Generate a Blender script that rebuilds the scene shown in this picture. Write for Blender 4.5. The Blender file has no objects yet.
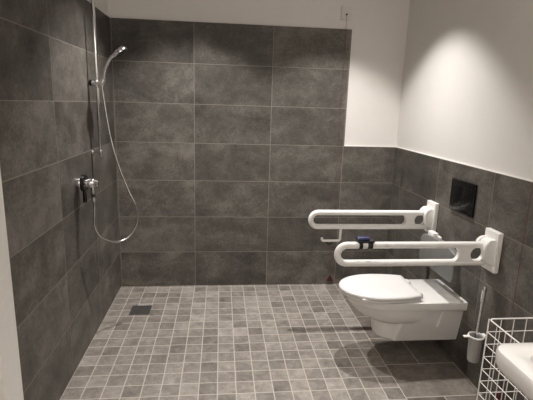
import bpy, bmesh, math, random
from mathutils import Vector, Matrix
random.seed(7)
scn = bpy.context.scene
COL = scn.collection
PI = math.pi
W = 2.25            # room width (x), back wall at y = 0, floor at z = 0
H = 2.62            # ceiling
YF = -4.5           # wall behind the camera
TS = -1.809         # end of the tiling on the left wall

# ------------------------------------------------------------------ helpers
def link(name, bm, mats, parent=None, smooth=True, angle=35):
    me = bpy.data.meshes.new(name)
    if parent is not None:
        off = Vector(parent['_o'])
        for v in bm.verts: v.co -= off
    bmesh.ops.recalc_face_normals(bm, faces=bm.faces)
    bm.to_mesh(me); bm.free()
    if not isinstance(mats, (list, tuple)): mats = [mats]
    for m in mats: me.materials.append(m)
    if smooth:
        for p in me.polygons: p.use_smooth = True
        me.set_sharp_from_angle(angle=math.radians(angle))
    o = bpy.data.objects.new(name, me); COL.objects.link(o)
    if parent is not None:
        root = parent
        o.parent = root
        o['_o'] = list(off)
    else:
        o['_o'] = [0, 0, 0]
    return o

def thing(name, label, cat, loc, group=None):
    o = bpy.data.objects.new(name, None); COL.objects.link(o)
    o.empty_display_size = 0.05
    o.location = loc
    o['_o'] = list(loc)
    o['label'] = label; o['category'] = cat
    if group: o['group'] = group
    return o

def struct(name, bm, mats, smooth=False):
    o = link(name, bm, mats, None, smooth)
    o['kind'] = 'structure'
    return o

def B(): return bmesh.new()

def box(bm, x0, x1, y0, y1, z0, z1, bev=0.0, seg=3, mat=0):
    r = bmesh.ops.create_cube(bm, size=1.0)
    vs = r['verts']
    for v in vs:
        v.co = Vector(((x0+x1)/2 + v.co.x*(x1-x0), (y0+y1)/2 + v.co.y*(y1-y0), (z0+z1)/2 + v.co.z*(z1-z0)))
    fs = list({f for v in vs for f in v.link_faces})
    for f in fs: f.material_index = mat
    if bev > 0:
        es = list({e for v in vs for e in v.link_edges})
        bmesh.ops.bevel(bm, geom=es, offset=bev, segments=seg, profile=0.5, affect='EDGES', clamp_overlap=True)
    return bm

def loft(bm, rings, cap0=True, cap1=True, closed=True):
    vr = [[bm.verts.new(p) for p in r] for r in rings]
    n = len(rings[0])
    for a, b in zip(vr[:-1], vr[1:]):
        for i in range(n if closed else n-1):
            j = (i+1) % n
            try: bm.faces.new((a[i], a[j], b[j], b[i]))
            except ValueError: pass
    if cap0: bm.faces.new(vr[0][::-1])
    if cap1: bm.faces.new(vr[-1])
    return bm

def frame_of(d):
    d = d.normalized()
    a = Vector((0, 0, 1)) if abs(d.z) < 0.9 else Vector((1, 0, 0))
    u = d.cross(a).normalized(); v = d.cross(u).normalized()
    return u, v

def tube(bm, pts, r, seg=16, closed=False, rs=None):
    pts = [Vector(p) for p in pts]
    n = len(pts)
    tang = []
    for i in range(n):
        if closed: d = pts[(i+1) % n] - pts[i-1]
        else: d = pts[min(i+1, n-1)] - pts[max(i-1, 0)]
        tang.append(d.normalized())
    u, v = frame_of(tang[0])
    rings = []
    for i in range(n):
        t = tang[i]
        u = (u - t*u.dot(t)).normalized(); v = t.cross(u).normalized()
        rr = rs[i] if rs else r
        rings.append([pts[i] + u*(rr*math.cos(2*PI*k/seg)) + v*(rr*math.sin(2*PI*k/seg)) for k in range(seg)])
    if closed:
        rings.append(rings[0])
        vr = [[bm.verts.new(p) for p in q] for q in rings[:-1]]
        for i in range(n):
            a = vr[i]; b = vr[(i+1) % n]
            for k in range(seg):
                j = (k+1) % seg
                bm.faces.new((a[k], a[j], b[j], b[k]))
    else:
        loft(bm, rings)
    return bm

def lathe(bm, o, axis, prof, seg=32):
    """prof: list of (distance along axis, radius)"""
    o = Vector(o); axis = Vector(axis).normalized(); u, v = frame_of(axis)
    rings = [[o + axis*h + u*(max(r, 1e-5)*math.cos(2*PI*k/seg)) + v*(max(r, 1e-5)*math.sin(2*PI*k/seg)) for k in range(seg)] for h, r in prof]
    return loft(bm, rings)

def cyl(bm, p0, p1, r, seg=24, bev=0.0):
    p0 = Vector(p0); p1 = Vector(p1); L = (p1-p0).length
    if bev: prof = [(0, r-bev), (bev*.3, r-bev*.3), (bev, r), (L-bev, r), (L-bev*.3, r-bev*.3), (L, r-bev)]
    else: prof = [(0, r), (L, r)]
    return lathe(bm, p0, p1-p0, prof, seg)

def smoothpath(pts, sub=8):
    pts = [Vector(p) for p in pts]; out = []
    for i in range(len(pts)-1):
        p0 = pts[max(i-1, 0)]; p1 = pts[i]; p2 = pts[i+1]; p3 = pts[min(i+2, len(pts)-1)]
        for k in range(sub):
            t = k/sub
            out.append(0.5*((2*p1) + (p2-p0)*t + (2*p0-5*p1+4*p2-p3)*t*t + (-p0+3*p1-3*p2+p3)*t**3))
    out.append(pts[-1])
    return out

# ------------------------------------------------------------------ materials
class NT:
    def __init__(self, name):
        self.m = bpy.data.materials.new(name); self.m.use_nodes = True
        self.t = self.m.node_tree; self.t.nodes.clear()
        self.out = self.t.nodes.new('ShaderNodeOutputMaterial')
        self.b = self.t.nodes.new('ShaderNodeBsdfPrincipled')
        self.t.links.new(self.b.outputs[0], self.out.inputs[0])
    def n(self, k): return self.t.nodes.new(k)
    def l(self, a, b): self.t.links.new(a, b)
    def math(self, op, a, b=None, c=None, clamp=False):
        n = self.n('ShaderNodeMath'); n.operation = op; n.use_clamp = clamp
        for i, x in enumerate((a, b, c)):
            if x is None: continue
            if isinstance(x, (int, float)): n.inputs[i].default_value = x
            else: self.l(x, n.inputs[i])
        return n.outputs[0]
    def mix(self, f, a, b, mode='MIX'):
        n = self.n('ShaderNodeMix'); n.data_type = 'RGBA'; n.blend_type = mode
        for s, x in ((0, f), (6, a), (7, b)):
            if isinstance(x, (int, float)): n.inputs[s].default_value = x
            elif isinstance(x, tuple): n.inputs[s].default_value = (*x, 1)
            else: self.l(x, n.inputs[s])
        return n.outputs[2]
    def noise(self, vec, scale, detail=4, rough=.55, dist=0):
        n = self.n('ShaderNodeTexNoise'); n.inputs['Scale'].default_value = scale
        n.inputs['Detail'].default_value = detail; n.inputs['Roughness'].default_value = rough
        n.inputs['Distortion'].default_value = dist
        if vec is not None: self.l(vec, n.inputs['Vector'])
        return n.outputs[0]
    def ramp(self, f, stops):
        n = self.n('ShaderNodeValToRGB'); cr = n.color_ramp
        while len(cr.elements) > 1: cr.elements.remove(cr.elements[-1])
        for i, (p, c) in enumerate(stops):
            e = cr.elements[0] if i == 0 else cr.elements.new(p)
            e.position = p; e.color = (*c, 1)
        self.l(f, n.inputs[0]); return n.outputs[0]
    def obj(self):
        return self.n('ShaderNodeTexCoord').outputs['Object']
    def bump(self, h, strength, dist=.01):
        n = self.n('ShaderNodeBump'); n.inputs['Strength'].default_value = strength; n.inputs['Distance'].default_value = dist
        self.l(h, n.inputs['Height']); self.l(n.outputs[0], self.b.inputs['Normal'])

def plain(name, col, rough=.5, metal=0., var=.06, nscale=30, coat=0., spec=.5, bump=0.):
    t = NT(name); t.b.inputs['Roughness'].default_value = rough; t.b.inputs['Metallic'].default_value = metal
    t.b.inputs['Specular IOR Level'].default_value = spec
    if coat: t.b.inputs['Coat Weight'].default_value = coat; t.b.inputs['Coat Roughness'].default_value = .05
    nz = t.noise(t.obj(), nscale, 3)
    c = t.ramp(nz, [(.3, tuple(max(0, x*(1-var)) for x in col)), (.7, tuple(min(1, x*(1+var)) for x in col))])
    t.l(c, t.b.inputs['Base Color'])
    if bump: t.bump(nz, bump, .002)
    return t.m

def cell(t, u, v, pu, pv, ou, ov, g):
    """grid of cells: returns grout mask (1 in the joint), cell id vector, floor u, floor v"""
    a = t.math('DIVIDE', t.math('SUBTRACT', u, ou), pu)
    b = t.math('DIVIDE', t.math('SUBTRACT', v, ov), pv)
    ia = t.math('FLOOR', a); ib = t.math('FLOOR', b)
    da = t.math('MULTIPLY', t.math('SUBTRACT', .5, t.math('ABSOLUTE', t.math('SUBTRACT', t.math('FRACT', a), .5))), pu)
    db = t.math('MULTIPLY', t.math('SUBTRACT', .5, t.math('ABSOLUTE', t.math('SUBTRACT', t.math('FRACT', b), .5))), pv)
    d = t.math('MINIMUM', da, db)
    mr = t.n('ShaderNodeMapRange'); t.l(d, mr.inputs[0])
    mr.inputs[1].default_value = g*.35; mr.inputs[2].default_value = g*.65; mr.inputs[3].default_value = 1; mr.inputs[4].default_value = 0
    cx = t.n('ShaderNodeCombineXYZ'); t.l(ia, cx.inputs[0]); t.l(ib, cx.inputs[1])
    return mr.outputs[0], cx.outputs[0]

def wall_tile(name, axis, ou, seed):
    t = NT(name); p = t.obj()
    s = t.n('ShaderNodeSeparateXYZ'); t.l(p, s.inputs[0])
    u = s.outputs['XYZ'.index(axis)]; z = s.outputs[2]
    g, cid = cell(t, u, z, .6, .3, ou, 0.0, .0035)
    wn = t.n('ShaderNodeTexWhiteNoise'); wn.noise_dimensions = '4D'; wn.inputs['W'].default_value = seed; t.l(cid, wn.inputs['Vector'])
    vm = t.n('ShaderNodeVectorMath'); vm.operation = 'MULTIPLY_ADD'; t.l(wn.outputs['Color'], vm.inputs[0]); vm.inputs[1].default_value = (9, 9, 9); t.l(p, vm.inputs[2])
    q = vm.outputs[0]
    cloud = t.noise(q, 5.0, 10, .76, .3)
    fine = t.noise(q, 75, 4, .7)
    mp = t.n('ShaderNodeMapping'); t.l(q, mp.inputs[0]); mp.inputs['Scale'].default_value = (1, 1, 2.2)
    patch = t.noise(mp.outputs[0], 2.6, 3, .6, .8)
    cloud = t.math('ADD', t.math('MULTIPLY', cloud, .62), t.math('MULTIPLY', patch, .38))
    f = t.math('ADD', t.math('MULTIPLY', cloud, .72), t.math('MULTIPLY', fine, .28))
    f = t.math('ADD', f, t.math('MULTIPLY', t.math('SUBTRACT', wn.outputs['Value'], .5), .09))
    c = t.ramp(f, [(.36, (.040, .0355, .0305)), (.50, (.096, .086, .0755)), (.64, (.195, .177, .156))])
    c = t.mix(g, c, (.25, .222, .19))
    t.l(c, t.b.inputs['Base Color'])
    t.b.inputs['Roughness'].default_value = .52
    t.b.inputs['Specular IOR Level'].default_value = .35
    h = t.math('SUBTRACT', t.math('MULTIPLY', f, .15), g)
    t.bump(h, .25, .002)
    return t.m

def floor_mat():
    t = NT('floor_tiles'); p = t.obj()
    s = t.n('ShaderNodeSeparateXYZ'); t.l(p, s.inputs[0]); x, y = s.outputs[0], s.outputs[1]
    # mosaic 10 x 10 cm
    g1, c1 = cell(t, x, y, .1007, .1, 0.0, -.03, .0058)
    # larger tiles along the right wall, broken bond
    row = t.math('FLOOR', t.math('DIVIDE', t.math('ADD', y, .015), .3))
    sh = t.math('MULTIPLY', t.math('SUBTRACT', 1.0, t.math('MODULO', t.math('ABSOLUTE', row), 2.0)), .215)
    xs = t.math('SUBTRACT', x, sh)
    g2, c2 = cell(t, xs, y, .43, .303, 1.812, -.004, .0052)
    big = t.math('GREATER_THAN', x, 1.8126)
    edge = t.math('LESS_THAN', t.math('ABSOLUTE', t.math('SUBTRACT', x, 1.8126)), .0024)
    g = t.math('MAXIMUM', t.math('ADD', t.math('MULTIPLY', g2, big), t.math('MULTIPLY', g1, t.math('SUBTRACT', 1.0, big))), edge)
    cid = t.n('ShaderNodeMix'); cid.data_type = 'VECTOR'; t.l(big, cid.inputs[0]); t.l(c1, cid.inputs[4]); t.l(c2, cid.inputs[5])
    wn = t.n('ShaderNodeTexWhiteNoise'); wn.noise_dimensions = '4D'; wn.inputs['W'].default_value = 3.3; t.l(cid.outputs[1], wn.inputs['Vector'])
    vm = t.n('ShaderNodeVectorMath'); vm.operation = 'MULTIPLY_ADD'; t.l(wn.outputs['Color'], vm.inputs[0]); vm.inputs[1].default_value = (7, 7, 7); t.l(p, vm.inputs[2])
    q = vm.outputs[0]
    cloud = t.noise(q, 15, 7, .72, .3); fine = t.noise(q, 110, 3, .7)
    v = wn.outputs['Value']
    # few clearly darker / lighter chips, most alike
    dv = t.math('MULTIPLY', t.math('POWER', t.math('ABSOLUTE', t.math('SUBTRACT', v, .5)), 2.0), 1.15)
    dv = t.math('MULTIPLY', dv, t.math('SIGN', t.math('SUBTRACT', v, .5)))
    f = t.math('ADD', t.math('ADD', t.math('MULTIPLY', cloud, .75), t.math('MULTIPLY', fine, .25)), t.math('MULTIPLY', dv, .42))
    c = t.ramp(f, [(.26, (.090, .077, .067)), (.5, (.208, .184, .162)), (.74, (.365, .330, .296))])
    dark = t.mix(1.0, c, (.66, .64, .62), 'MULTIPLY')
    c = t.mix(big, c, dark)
    c = t.mix(g, c, (.43, .385, .33))
    t.l(c, t.b.inputs['Base Color'])
    t.b.inputs['Roughness'].default_value = .62; t.b.inputs['Specular IOR Level'].default_value = .3
    t.bump(t.math('SUBTRACT', t.math('MULTIPLY', f, .3), g), .3, .002)
    return t.m

M_paint = plain('white_wall_paint', (.76, .73, .695), .75, var=.012, nscale=6, spec=.2, bump=.05)
M_back = wall_tile('anthracite_tile_back', 'X', .607, 1.3)
M_left = wall_tile('anthracite_tile_left', 'Y', -1.2074, 5.1)
M_right = wall_tile('anthracite_tile_right', 'Y', -.154, 8.7)
M_floor = floor_mat()
M_trim = plain('white_trim', (.82, .79, .75), .5, var=.02)
M_chrome = plain('polished_chrome', (.80, .81, .82), .10, 1.0, var=.02)
M_darkchrome = plain('dark_chrome', (.10, .10, .10), .16, 1.0, var=.05)
M_hose = plain('metal_hose', (.62, .61, .60), .25, 1.0, var=.05, nscale=300)
M_steel = plain('dark_drain_steel', (.07, .068, .064), .45, .3, var=.3, nscale=60)
M_black = plain('black_gloss_plastic', (.006, .006, .006), .22, var=.2, spec=.3)
M_blackmat = plain('black_rubber', (.010, .010, .011), .5, var=.2)
M_blue = plain('dark_blue_plastic', (.020, .028, .11), .18, var=.2, coat=.4)
M_nylon = plain('white_nylon', (.87, .85, .82), .32, var=.02, spec=.5)
M_ceramic = plain('white_ceramic', (.78, .76, .735), .09, var=.01, coat=.4)
M_lid = plain('white_seat_plastic', (.74, .72, .71), .28, var=.012)
M_pad = plain('pale_grey_plastic', (.17, .17, .163), .38, var=.04)
M_cord = plain('red_cord', (.15, .045, .038), .7, var=.15)
M_red = plain('dark_red_plastic', (.07, .010, .010), .5, var=.1)
M_plate = plain('pale_wall_plate', (.72, .675, .64), .6, var=.03)
M_wire = plain('white_coated_wire', (.80, .775, .74), .4, var=.02)
M_cup = plain('frosted_white_cup', (.36, .35, .33), .3, var=.04)

# ------------------------------------------------------------------ room
T = .01  # tiles stand this far in front of the plaster
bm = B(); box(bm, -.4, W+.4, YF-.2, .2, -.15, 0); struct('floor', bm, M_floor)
bm = B(); box(bm, -.4, W+.4, YF-.2, .2, H, H+.15); struct('ceiling', bm, M_paint)

bm = B()
box(bm, -.2, W+.2, T, T+.15, -.05, H+.05, mat=0)
box(bm, -T, 1.8135, 0, T+.002, -.02, 2.098, mat=1)
box(bm, 1.8135, W+T, 0, T+.002, -.02, 1.2, mat=1)
struct('wall_back', bm, [M_paint, M_back])

bm = B()
box(bm, -.16, -T, YF-.1, T+.1, -.05, H+.05, mat=0)
box(bm, -T-.002, 0, TS, 0.0, -.02, 2.098, mat=1)
struct('wall_left', bm, [M_paint, M_left])

bm = B()
box(bm, W+T, W+.16, YF-.1, T+.1, -.05, H+.05, mat=0)
box(bm, W, W+T+.002, YF+.02, 0.0, -.02, 1.2, mat=1)
struct('wall_right', bm, [M_paint, M_right])

bm = B(); box(bm, -.16, W+.16, YF-.15, YF, -.05, H+.05); struct('wall_front', bm, M_paint)

bm = B()   # plaster bead on top of the half-height tiling
box(bm, 1.8155, W+T, .0005, T+.002, 1.2, 1.2045)
box(bm, W+.0005, W+T+.002, YF+.02, .0005, 1.2, 1.2045)
struct('trim_1', bm, M_trim)
bm = B()   # white reveal where the left tiling ends
box(bm, -T-.002, .012, TS-.14, TS-.003, 0, H, bev=.003)
struct('trim_2', bm, M_trim)

# ------------------------------------------------------------------ floor drain
t = thing('floor_drain', 'square dark metal floor drain set in the mosaic near the shower corner', 'drain', (.233, -.437, 0))
bm = B(); x0, x1, y0, y1 = .161, .305, -.510, -.366
for a in ((x0, x1, y0, y0+.012), (x0, x1, y1-.012, y1), (x0, x0+.012, y0+.012, y1-.012), (x1-.012, x1, y0+.012, y1-.012)):
    box(bm, *a, -.004, .004, bev=.001, seg=1)
link('frame', bm, M_steel, t)
bm = B()
box(bm, x0+.013, x1-.013, y0+.013, y1-.013, -.004, .0015)
for i in range(7):
    yy = y0+.024+i*.0158
    box(bm, x0+.018, x1-.018, yy, yy+.007, .0015, .0035, bev=.0008, seg=1)
link('grate', bm, M_steel, t)

# ------------------------------------------------------------------ shower
RX, RY = .055, -.625
t = thing('shower_rail', 'vertical chrome shower rail on the left tiled wall', 'shower rail', (0, RY, 1.16))
bm = B(); cyl(bm, (RX, RY, 1.16), (RX, RY, 2.22), .0105, 20, .002); link('rail', bm, M_chrome, t)
for z in (1.19, 2.19):
    bm = B(); cyl(bm, (-.001, RY, z), (.012, RY, z), .022, 24, .003); cyl(bm, (.01, RY, z), (RX, RY, z), .009, 16)
    cyl(bm, (RX, RY, z-.014), (RX, RY, z+.014), .0125, 20, .002)
    link('wall_bracket', bm, M_chrome, t)
bm = B()
cyl(bm, (RX, RY, 1.585), (RX, RY, 1.635), .019, 24, .003)
cyl(bm, (RX-.040, RY, 1.612), (RX+.034, RY-.008, 1.610), .0155, 20, .003)
cyl(bm, (RX+.026, RY-.02, 1.595), (RX+.046, RY-.022, 1.632), .017, 20, .003)
sl = link('slider', bm, M_chrome, t)
bm = B(); cyl(bm, (RX-.046, RY, 1.612), (RX-.030, RY, 1.612), .018, 20, .003); link('clamp_knob', bm, M_black, sl)

HY = RY-.022
t = thing('hand_shower', 'chrome hand shower clipped high on the rail, head tilted to the right', 'shower head', (.096, HY, 1.585))
bm = B()
path = smoothpath([(.090, HY, 1.575), (.098, HY, 1.618), (.110, HY, 1.675), (.128, HY, 1.728), (.152, HY, 1.764), (.182, HY, 1.788)], 6)
rs = [.0075+.0025*min(1, i/len(path)) for i in range(len(path))]
tube(bm, path, .012, 18, rs=rs); link('handle', bm, M_chrome, t)
bm = B(); ax = Vector((.60, 0, -.80)).normalized(); c = Vector((.204, HY, 1.800))
lathe(bm, c-ax*.020, ax, [(0, .004), (.001, .02), (.006, .034), (.014, .043), (.024, .047), (.032, .046), (.034, .043)], 36)
hd = link('head', bm, M_chrome, t)
bm = B(); lathe(bm, c+ax*.0138, ax, [(0, .040), (.002, .040), (.003, .036)], 32); link('spray_face', bm, M_blackmat, hd)

MX = -.948
t = thing('shower_mixer', 'chrome shower mixer tap sticking out of the left tiled wall', 'tap', (0, MX, 1.045))
bm = B(); lathe(bm, (-.001, MX, 1.045), (1, 0, 0), [(0, .030), (.004, .032), (.022, .031), (.028, .029), (.03, .024)], 36); link('escutcheon', bm, M_chrome, t)
bm = B(); cyl(bm, (.024, MX, 1.045), (.07, MX, 1.045), .024, 28, .002); link('body', bm, M_chrome, t)
bm = B()
lathe(bm, (.027, MX, 1.045), (1, 0, 0), [(0, .040), (.003, .048), (.022, .048), (.027, .042), (.027, .024)], 36)
box(bm, .031, .050, MX-.013, MX+.013, .932, 1.03, bev=.006)
link('lever', bm, M_darkchrome, t)
bm = B(); lathe(bm, (.063, MX, 1.045), (1, 0, 0), [(0, .026), (.002, .029), (.030, .029), (.034, .027), (.036, .02), (.052, .0195), (.055, .017)], 32); link('cap', bm, M_chrome, t)
bm = B(); cyl(bm, (.088, MX, 1.035), (.088, MX, .94), .0125, 20, .002); cyl(bm, (.088, MX, .985), (.088, MX, .965), .016, 6); link('outlet', bm, M_chrome, t)

bm = B()
hp = [(.088, MX, .945), (.088, MX+.005, .90), (.080, MX+.02, .84), (.079, -.925, .78), (.088, -.875, .712), (.112, -.80, .660), (.160, -.72, .622), (.215, -.67, .638),
      (.262, -.65, .705), (.276, -.645, .78), (.262, HY, .85), (.220, HY, .950), (.165, HY, 1.11), (.124, HY, 1.286), (.102, HY, 1.451), (.092, HY, 1.56), (.0905, HY, 1.58)]
tube(bm, smoothpath(hp, 10), .0064, 12)
h = link('shower_hose', bm, M_hose)
h['label'] = 'thin metal shower hose hanging in a long loop from tap to hand shower'; h['category'] = 'hose'

# ------------------------------------------------------------------ emergency pull cords
def ceiling_cord(label, x, y, ztop, zbot, wall):
    t = thing('pull_cord', label, 'pull cord', (x, y, zbot))
    bm = B()
    if wall == 'back': box(bm, x-.042, x+.042, T-.010, T+.001, ztop-.052, ztop+.052, bev=.005); yy = T-.022
    else: box(bm, W+T-.016, W+T+.001, y-.042, y+.042, ztop-.052, ztop+.052, bev=.005); yy = y
    xx = x if wall == 'back' else W+T-.022
    link('wall_plate', bm, M_plate, t)
    bm = B()
    if wall == 'back': cyl(bm, (xx, T-.028, ztop-.012), (xx, T-.008, ztop-.012), .006, 12, .001)
    else: cyl(bm, (W+T-.028, yy, ztop-.012), (W+T-.008, yy, ztop-.012), .006, 12, .001)
    link('cord_outlet', bm, M_red, t)
    bm = B(); tube(bm, [(xx, yy, ztop-.012), (xx+.001, yy, ztop*.6), (xx, yy, zbot+.03)], .0013, 8); link('cord', bm, M_cord, t)
    # triangular handle
    bm = B(); r = .030
    tri = [Vector((0, 0, zbot+.052)), Vector((-r, 0, zbot)), Vector((r, 0, zbot))]
    axv = Vector((1, 0, 0)) if wall == 'back' else Vector((0, 1, 0)); nv = Vector((0, 1, 0)) if wall == 'back' else Vector((1, 0, 0))
    ctr = Vector((xx, yy, 0))
    P = [ctr + axv*q.x + Vector((0, 0, q.z)) for q in tri]
    cen = (P[0]+P[1]+P[2])/3
    rings = []
    for s, d in ((.82, -.008), (1, -.005), (1, .005), (.82, .008)):
        rings.append([cen + (q-cen)*s + nv*d for q in P])
    loft(bm, rings)
    link('pull_handle', bm, M_red, t, angle=20)
ceiling_cord('red emergency pull cord hanging down the back wall beside the tile edge', 1.762, -.012, 2.215, .035, 'back')
ceiling_cord('red emergency pull cord on the right wall behind the white wire basket', W-.012, -1.652, 2.215, .06, 'right')

# ------------------------------------------------------------------ flush plate
t = thing('flush_plate', 'black glossy flush plate on the right tiled wall above the toilet', 'flush plate', (W, -1.085, 1.01))
bm = B(); box(bm, W-.014, W+.001, -1.213, -.957, .918, 1.108, bev=.004); link('cover_plate', bm, M_black, t)
for y0, y1 in ((-1.185, -1.095), (-1.086, -.985)):
    bm = B(); box(bm, W-.0158, W-.012, y0, y1, .955, 1.075, bev=.0015); link('flush_button', bm, M_black, t)

# ------------------------------------------------------------------ fold-down grab rails
RZ1, RZ0, RT = .831, .735, .0175
def rail(label, yc):
    t = thing('grab_rail', label, 'grab rail', (W, yc, .80), 'fold-down grab rails beside the toilet')
    bm = B(); box(bm, W-.028, W+.0005, yc-.059, yc+.059, .692, .909, bev=.005); link('wall_plate', bm, M_nylon, t)
    # hinge housing: round hub with two cheeks
    bm = B()
    xc, zc, R = W-.040, .826, .043
    for s in (-1, 1):
        pts = [(xc+R*math.cos(PI/2+PI/2*k/16), zc+R*math.sin(PI/2+PI/2*k/16)) for k in range(17)]
        prof = [(W-.025, zc+R)] + pts + ([(xc-R+.003, .765), (xc-R+.016, .748), (W-.027, .728)] if s < 0 else [(xc-R+.004, .815), (xc-R+.016, .806), (W-.027, .800)])
        y0 = yc+s*.024; y1 = yc+s*.050
        loft(bm, [[(x, y0, z) for x, z in prof], [(x, y1-s*.004, z) for x, z in prof], [(x+(W-.04-x)*.08, y1, z+(.79-z)*.08) for x, z in prof]])
    link('hinge_cheek', bm, M_nylon, t)
    bm = B(); cyl(bm, (xc-.004, yc-.0235, zc+.012), (xc-.004, yc+.0235, zc+.012), .029, 36, .004)
    box(bm, xc-.004, W-.024, yc-.0235, yc+.0235, zc-.012, zc+.036, bev=.006)
    link('hinge_hub', bm, M_nylon, t)
    # looped tube
    bm = B(); r = (RZ1-RZ0)/2; zc2 = (RZ1+RZ0)/2; xt = 1.3895+RT+r
    pts = [(W-.040, yc, RZ1), (W-.3, yc, RZ1), (xt+.1, yc, RZ1)]
    for k in range(25):
        a = PI/2 + PI*k/24
        pts.append((xt+r*math.cos(a), yc, zc2+r*math.sin(a)))
    pts += [(xt+.1, yc, RZ0), (W-.3, yc, RZ0), (W-.048, yc, RZ0)]
    tube(bm, pts, RT, 22); link('rail_tube', bm, M_nylon, t)
    # web between the two tubes, hollowed by the slot end and by a round hole
    bm = B(); hr = r-.010; xa = 2.054-hr; xh = 2.1495
    la = [(xa+hr*math.cos(PI/2-PI*k/16), zc2+hr*math.sin(PI/2-PI*k/16)) for k in range(17)]
    lb = [(xh+hr*math.cos(-PI/2-PI*k/16), zc2+hr*math.sin(-PI/2-PI*k/16)) for k in range(17)]
    lc = [(xh+hr*math.cos(PI/2-PI*k/16), zc2+hr*math.sin(PI/2-PI*k/16)) for k in range(17)]
    for full in ([(xa, RZ1)] + la + [(xa, RZ0), (xh, RZ0)] + lb + [(xh, RZ1)], [(xh, RZ1)] + lc + [(xh, RZ0), (xh+.042, RZ0), (xh+.042, RZ1)]):
        loft(bm, [[(x, yc+d, z) for x, z in full] for d in (-.0155, .0155)])
    link('web', bm, M_nylon, t)
    return t
near = rail('white fold-down grab rail nearest the camera, with a black flush button clamped on', -1.435)
far = rail('white fold-down grab rail on the far side of the toilet, with paper holder', -.755)

# black flush trigger clamped round the near rail
yc = -1.435
tr = B()
for x0, x1 in ((1.513, 1.531), (1.559, 1.583)):
    cyl(tr, (x0, yc, RZ1), (x1, yc, RZ1), RT+.006, 24, .002)
box(tr, 1.505, 1.592, yc-.020, yc+.020, RZ1+RT-.001, RZ1+RT+.010, bev=.004)
trg = link('flush_trigger', tr, M_blackmat, near); trg['label'] = 'black clip-on flush trigger with blue button'
bm = B(); box(bm, 1.500, 1.566, yc-.021, yc+.021, RZ1+RT+.009, RZ1+RT+.026, bev=.007); link('push_button', bm, M_blue, trg)
# paper holder under the far rail
yc = -.755
bm = B()
pts = [(1.612, yc, RZ0-.010), (1.612, yc, .655)]
for k in range(7):
    a = -PI/2*k/6
    pts.append((1.597+.015*math.cos(a), yc, .652+.015*math.sin(a)))
pts += [(1.505, yc, .637), (1.494, yc, .638), (1.489, yc, .644), (1.488, yc, .658)]
tube(bm, pts, .0085, 14)
ph = link('paper_holder', bm, M_nylon, far); ph['label'] = 'white bent rod paper holder'
bm = B()
pts = [(1.541+.020*math.cos(a), yc, .632+.020*math.sin(a)) for a in [PI+PI*k/14 for k in range(15)]]
tube(bm, pts, .0055, 12); link('stop_ring', bm, M_blackmat, ph)

# ------------------------------------------------------------------ toilet
YC = -1.09
def dring(z, xf, a, hw, xb, n=30, p=2.0):
    pts = [(xb, YC-hw, z)]
    xm = xf+a
    for k in range(n+1):
        th = -PI/2 - PI*k/n
        c, s = math.cos(th), math.sin(th)
        pts.append((xm - a*abs(c)**(2/p), YC + hw*math.copysign(abs(s)**(2/p), s), z))
    pts.append((xb, YC+hw, z))
    return pts
t = thing('toilet', 'white wall-hung toilet with closed lid between the two grab rails', 'toilet', (W, YC, .14))
bm = B()
loft(bm, [dring(.366, 1.600, .28, .166, W), dring(.370, 1.590, .28, .174, W), dring(.378, 1.584, .28, .178, W), dring(.414, 1.578, .28, .179, W), dring(.420, 1.581, .28, .177, W), dring(.423, 1.588, .28, .170, W)])
loft(bm, [dring(.372, 1.592, .28, .172, 2.02), dring(.350, 1.606, .28, .169, 2.01), dring(.328, 1.628, .27, .165, 2.0), dring(.308, 1.650, .25, .159, 1.99), dring(.290, 1.674, .22, .150, 1.97),
          dring(.277, 1.702, .18, .138, 1.95), dring(.269, 1.730, .15, .122, 1.95), dring(.258, 1.745, .13, .110, 1.95), dring(.235, 1.751, .12, .106, 1.95), dring(.19, 1.755, .12, .103, 1.95), dring(.158, 1.762, .11, .100, 1.95), dring(.146, 1.772, .10, .09, 1.95), dring(.142, 1.788, .09, .075, 1.95)])
def panel(z, x0, x1, hw, c=.018):
    return [(x0+c, YC-hw, z), (x0, YC-hw+c, z), (x0, YC+hw-c, z), (x0+c, YC+hw, z), (x1, YC+hw, z), (x1, YC-hw, z)]
loft(bm, [panel(.372, 1.900, W, .153), panel(.34, 1.890, W, .147), panel(.158, 1.845, W, .113), panel(.146, 1.845, W, .107), panel(.142, 1.851, W, .097)])
link('bowl', bm, M_ceramic, t, angle=28)
# wedge-shaped cover of the side fixing
bm = B()
def py(z): return YC-(.113+(.147-.113)*(z-.158)/(.34-.158))
a = [(2.124, .362), (2.160, .362), (2.148, .338), (2.114, .248), (2.106, .248)]
loft(bm, [[(x, py(z)+.004, z) for x, z in a], [(x, py(z)-.008, z) for x, z in a]])
link('fixing_cover', bm, M_ceramic, t, smooth=False)
# seat and lid
def oval(z, grow=0., xr=1.985):
    pts = []; n = 26
    hw = .186+grow
    fx = 1.532-grow; xc = 1.775
    for k in range(n+1):       # front half
        th = -PI/2 - PI*k/n
        pts.append((xc+(xc-fx)*math.cos(th), YC+hw*math.sin(th), z))
    m = 9
    back = []
    for k in range(1, m+1):
        x = xc+(xr+grow-xc)*k/m
        back.append((x, hw*math.sqrt(max(0, 1-((x-xc)/.37)**2))))
    for x, w in back: pts.append((x, YC+w, z))
    for x, w in back[::-1]: pts.append((x, YC-w, z))
    return pts
bm = B(); loft(bm, [oval(.4245, -.012), oval(.427, -.006), oval(.4375, -.006), oval(.4395, -.010)]); link('seat_ring', bm, M_lid, t)
bm = B(); loft(bm, [oval(.4435, -.008), oval(.4445, -.001), oval(.4505, 0), oval(.4585, -.003), oval(.4630, -.012), oval(.4650, -.035), oval(.4665, -.09)])
lid = link('lid', bm, M_lid, t, angle=50)
for s in (-1, 1):
    bm = B(); cyl(bm, (1.995, YC+s*.085-.026, .438), (1.995, YC+s*.085+.026, .438), .0155, 20, .003); link('hinge', bm, M_lid, t)
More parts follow.
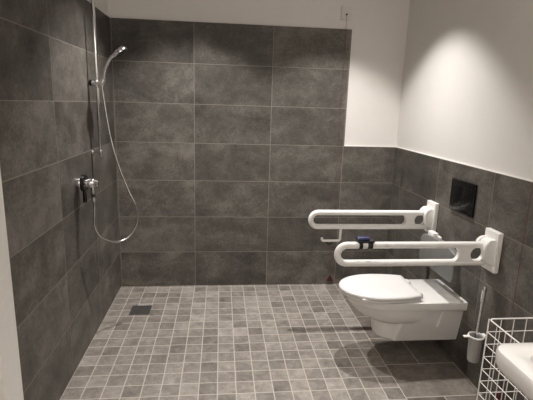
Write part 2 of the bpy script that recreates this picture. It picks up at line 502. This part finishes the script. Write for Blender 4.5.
for x, y in ((1.645, YC-.150), (1.645, YC+.150)):
    bm = B(); box(bm, x-.017, x+.017, y-.012, y+.012, .4235, .4445, bev=.004); link('seat_buffer', bm, M_lid, t)

# ------------------------------------------------------------------ backrest
t = thing('backrest', 'pale grey arched backrest on the wall above the back of the toilet', 'backrest', (W, -1.115, .55))
def arch(x, g):
    y0, y1 = -1.318-g, -.893+g; n = 24; pts = []
    zc = .555-g
    # lower edge with rounded corners, then an arched top
    for k in range(7):
        a = PI + PI/2*k/6; pts.append((x, y0+.035+.035*math.cos(a), zc+.035+.035*math.sin(a)))
    for k in range(7):
        a = 1.5*PI + PI/2*k/6; pts.append((x, y1-.035+.035*math.cos(a), zc+.035+.035*math.sin(a)))
    for k in range(n+1):
        u = 1-2*k/n
        pts.append((x, (y0+y1)/2 + (y1-y0)/2*math.copysign(abs(math.sin(u*PI/2))**.86, u), .690 + (.064+g)*max(0., math.cos(u*PI/2))**.55))
    return pts
bm = B(); loft(bm, [arch(2.104, -.012), arch(2.108, -.003), arch(2.114, 0), arch(2.138, 0), arch(2.144, -.003), arch(2.147, -.012)])
link('back_panel', bm, M_pad, t, angle=30)
bm = B(); box(bm, 2.116, 2.149, -1.035, -.965, .72, .772, bev=.004); box(bm, 2.142, W+.0005, -1.14, -1.08, .60, .66, bev=.004); box(bm, 2.1425, 2.15, -1.08, -.98, .62, .76, bev=.002); link('wall_bracket', bm, M_nylon, t)

# ------------------------------------------------------------------ toilet brush
bx, by = 2.196, -1.468
t = thing('toilet_brush', 'toilet brush in a white wall-hung cup below the near grab rail', 'toilet brush', (bx, by, .17))
bm = B(); lathe(bm, (bx, by, .175), (0, 0, 1), [(0, .024), (.004, .029), (.03, .031), (.148, .036), (.15, .034), (.148, .032), (.03, .027), (.02, .01)], 32); link('cup', bm, M_cup, t)
bm = B()
rr = [(.0365, -.004), (.041, -.004), (.043, 0), (.041, .004), (.0365, .004)]
rings = [[(bx+r*math.cos(2*PI*k/36), by+r*math.sin(2*PI*k/36), .325+dz) for r, dz in rr] for k in range(36)]
rings.append(rings[0]); loft(bm, rings, False, False)
bmesh.ops.remove_doubles(bm, verts=bm.verts, dist=1e-5)
box(bm, bx-.072, bx-.038, by-.010, by+.010, .322, .328, bev=.002)
box(bm, bx+.038, W+.0005, by-.016, by+.016, .319, .331, bev=.002)
link('holder_ring', bm, M_nylon, t)
bm = B(); tube(bm, [(bx, by, .20), (bx+.003, by, .34), (bx+.010, by, .605)], .0075, 14)
hd = link('handle', bm, M_chrome, t)
bm = B(); cyl(bm, (bx+.0077, by, .52), (bx+.010, by, .612), .0112, 18, .003); link('grip', bm, M_chrome, hd)
bm = B(); lathe(bm, (bx, by, .20), (0, 0, 1), [(0, .012), (.01, .022), (.07, .022), (.08, .008)], 20); link('bristle_head', bm, M_blackmat, t)

# ------------------------------------------------------------------ wire basket
BX0, BX1, BY0, BY1, BZ = 1.902, 2.232, -2.285, -1.966, .692
t = thing('wire_basket', 'tall white wire basket standing on the floor beside the washbasin', 'basket', ((BX0+BX1)/2, (BY0+BY1)/2, 0))
def rod(bm, a, b, r=.0018): tube(bm, [a, b], r, 8)
rc = .018
def rect_path(x0, x1, y0, y1, z, rc):
    out = []
    for cx, cy, a0 in ((x1-rc, y1-rc, 0), (x0+rc, y1-rc, PI/2), (x0+rc, y0+rc, PI), (x1-rc, y0+rc, 1.5*PI)):
        for k in range(5): out.append((cx+rc*math.cos(a0+PI/2*k/4), cy+rc*math.sin(a0+PI/2*k/4), z))
    return out
bm = B(); tube(bm, rect_path(BX0, BX1, BY0, BY1, BZ, rc), .0031, 10, closed=True); link('rim', bm, M_wire, t)
nz = 12; nx = 6; zs = [.012+(BZ-.012)*k/nz for k in range(nz)]
def side(fn, n, name='side_mesh'):
    bm = B()
    for z in zs: rod(bm, fn(0, z), fn(1, z))
    for k in range(1, n): rod(bm, fn(k/n, .012), fn(k/n, BZ))
    link(name, bm, M_wire, t)
side(lambda u, z: (BX0+(BX1-BX0)*u, BY1, z), nx)
side(lambda u, z: (BX0+(BX1-BX0)*u, BY0, z), nx)
side(lambda u, z: (BX0, BY0+(BY1-BY0)*u, z), nx)
side(lambda u, z: (BX1, BY0+(BY1-BY0)*u, z), nx)
for x, y in ((BX0, BY0), (BX0, BY1), (BX1, BY0), (BX1, BY1)):
    bm = B(); cyl(bm, (x, y, 0), (x, y, BZ), .0027, 10, .001); link('corner_post', bm, M_wire, t)
bm = B()
for k in range(nx+1):
    rod(bm, (BX0+(BX1-BX0)*k/nx, BY0, .012), (BX0+(BX1-BX0)*k/nx, BY1, .012)); rod(bm, (BX0, BY0+(BY1-BY0)*k/nx, .012), (BX1, BY0+(BY1-BY0)*k/nx, .012))
link('base_mesh', bm, M_wire, t)

# ------------------------------------------------------------------ washbasin
SX0, SX1, SY0, SY1, SZ = 1.634, W, -2.96, -2.36, .828
t = thing('washbasin', 'white washbasin on the right wall at the photo edge, its rounded front corner showing', 'washbasin', (W, (SY0+SY1)/2, .66))
def rr(z, ix, iy, r, x1=None, n=8):
    x0, xx1, y0, y1 = SX0+ix, (SX1 if x1 is None else x1), SY0+iy, SY1-iy
    out = []
    for cx, cy, a0, q in ((xx1-.004, y1-.004, 0, .004), (x0+r, y1-r, PI/2, r), (x0+r, y0+r, PI, r), (xx1-.004, y0+.004, 1.5*PI, .004)):
        for k in range(n): out.append((cx+q*math.cos(a0+PI/2*k/(n-1)), cy+q*math.sin(a0+PI/2*k/(n-1)), z))
    return out
def ir(z, x0, x1, y0, y1, r, n=8):
    out = []
    for cx, cy, a0 in ((x1-r, y1-r, 0), (x0+r, y1-r, PI/2), (x0+r, y0+r, PI), (x1-r, y0+r, 1.5*PI)):
        for k in range(n): out.append((cx+r*math.cos(a0+PI/2*k/(n-1)), cy+r*math.sin(a0+PI/2*k/(n-1)), z))
    return out
bm = B()
rings = [rr(0.6880, .16, .14, .10), rr(0.6980, .12, .11, .10), rr(0.7380, .05, .05, .075), rr(0.7610, .012, .012, .06), rr(0.7710, .004, .004, .055), rr(0.7880, 0, 0, .05), rr(0.8150, 0, 0, .05), rr(0.8240, .004, .004, .048), rr(0.8280, .013, .013, .044),
         ir(0.8260, SX0+.060, SX1-.135, SY0+.06, SY1-.055, .05), ir(0.8220, SX0+.066, SX1-.140, SY0+.066, SY1-.061, .05), ir(.768, SX0+.072, SX1-.146, SY0+.073, SY1-.068, .052), ir(0.7430, SX0+.12, SX1-.17, SY0+.13, SY1-.125, .06), ir(0.7230, SX0+.19, SX1-.22, SY0+.2, SY1-.195, .05)]
loft(bm, rings); link('bowl', bm, M_ceramic, t, angle=40)
bm = B(); lathe(bm, (1.93, -2.66, .722), (0, 0, 1), [(0, .022), (.003, .022), (.005, .018)], 24); link('drain', bm, M_chrome, t)
bm = B()
cyl(bm, (2.17, -2.66, .826), (2.17, -2.66, .92), .021, 24, .003); tube(bm, smoothpath([(2.17, -2.66, .89), (2.10, -2.66, .905), (2.04, -2.66, .895), (2.03, -2.66, .88)], 5), .012, 14)
link('tap', bm, M_chrome, t)

# ------------------------------------------------------------------ light: recessed ceiling spots, plus added unseen fill
def spot(x, y, power, half, blend, size=.028):
    l = bpy.data.lights.new('ceiling_spot', 'SPOT'); l.energy = power; l.spot_size = 2*math.radians(half); l.spot_blend = blend
    l.shadow_soft_size = size; l.color = (1.0, .972, .94)
    o = bpy.data.objects.new('ceiling_spot', l); COL.objects.link(o); o.location = (x, y, H-.02)
    return o
for x, y, hh in ((1.645, -.70, 47), (.60, -.69, 49)):
    spot(x, y, 30, hh, .32)          # the sharp outer edge of each reflector's beam
    spot(x, y, 72, hh-2, 1.0)        # and its brighter core
spot(.75, -2.6, 34, 34, .8)          # unseen spot nearer the front, added to brighten the white left reveal
spot(1.62, -2.30, 30, 27, .7)        # unseen spot over the washbasin, added to brighten it
spot(1.645, -3.5, 22, 45, .6)
up = bpy.data.lights.new('fill_uplight', 'AREA'); up.shape = 'RECTANGLE'; up.size = 1.2; up.size_y = .25; up.energy = 24; up.color = (1.0, .972, .94)
uo = bpy.data.objects.new('fill_uplight', up); COL.objects.link(uo); uo.location = (1.1, -3.75, 1.95); uo.rotation_euler = (PI, 0, 0)   # unseen fill lamp shining at the ceiling, added to lift the general light

w = bpy.data.worlds.new('World'); scn.world = w; w.use_nodes = True
w.node_tree.nodes['Background'].inputs[0].default_value = (1, .95, .9, 1)
w.node_tree.nodes['Background'].inputs[1].default_value = .0

# ------------------------------------------------------------------ camera
f = 436.60
r2 = Vector((0.99456589, -0.09982104, 0.02957117)); u2 = Vector((-0.007336, 0.21613917, 0.976335)); fw = Vector((0.10385027, 0.97124642, -0.21423236))
cam = bpy.data.cameras.new('camera'); co = bpy.data.objects.new('camera', cam); COL.objects.link(co)
cam.sensor_width = 36; cam.lens = f/533*36; cam.clip_start = .02
m = Matrix((r2, u2, -fw)).transposed().to_4x4(); m.translation = Vector((.8169, -3.4907, 1.5157))
co.matrix_world = m
scn.camera = co

for o in bpy.data.objects:
    if '_o' in o: del o['_o']
scn.view_settings.view_transform = 'Standard'; scn.view_settings.look = 'None'
scn.view_settings.gamma = 1; scn.view_settings.use_curve_mapping = False
scn.view_settings.exposure = 0.72
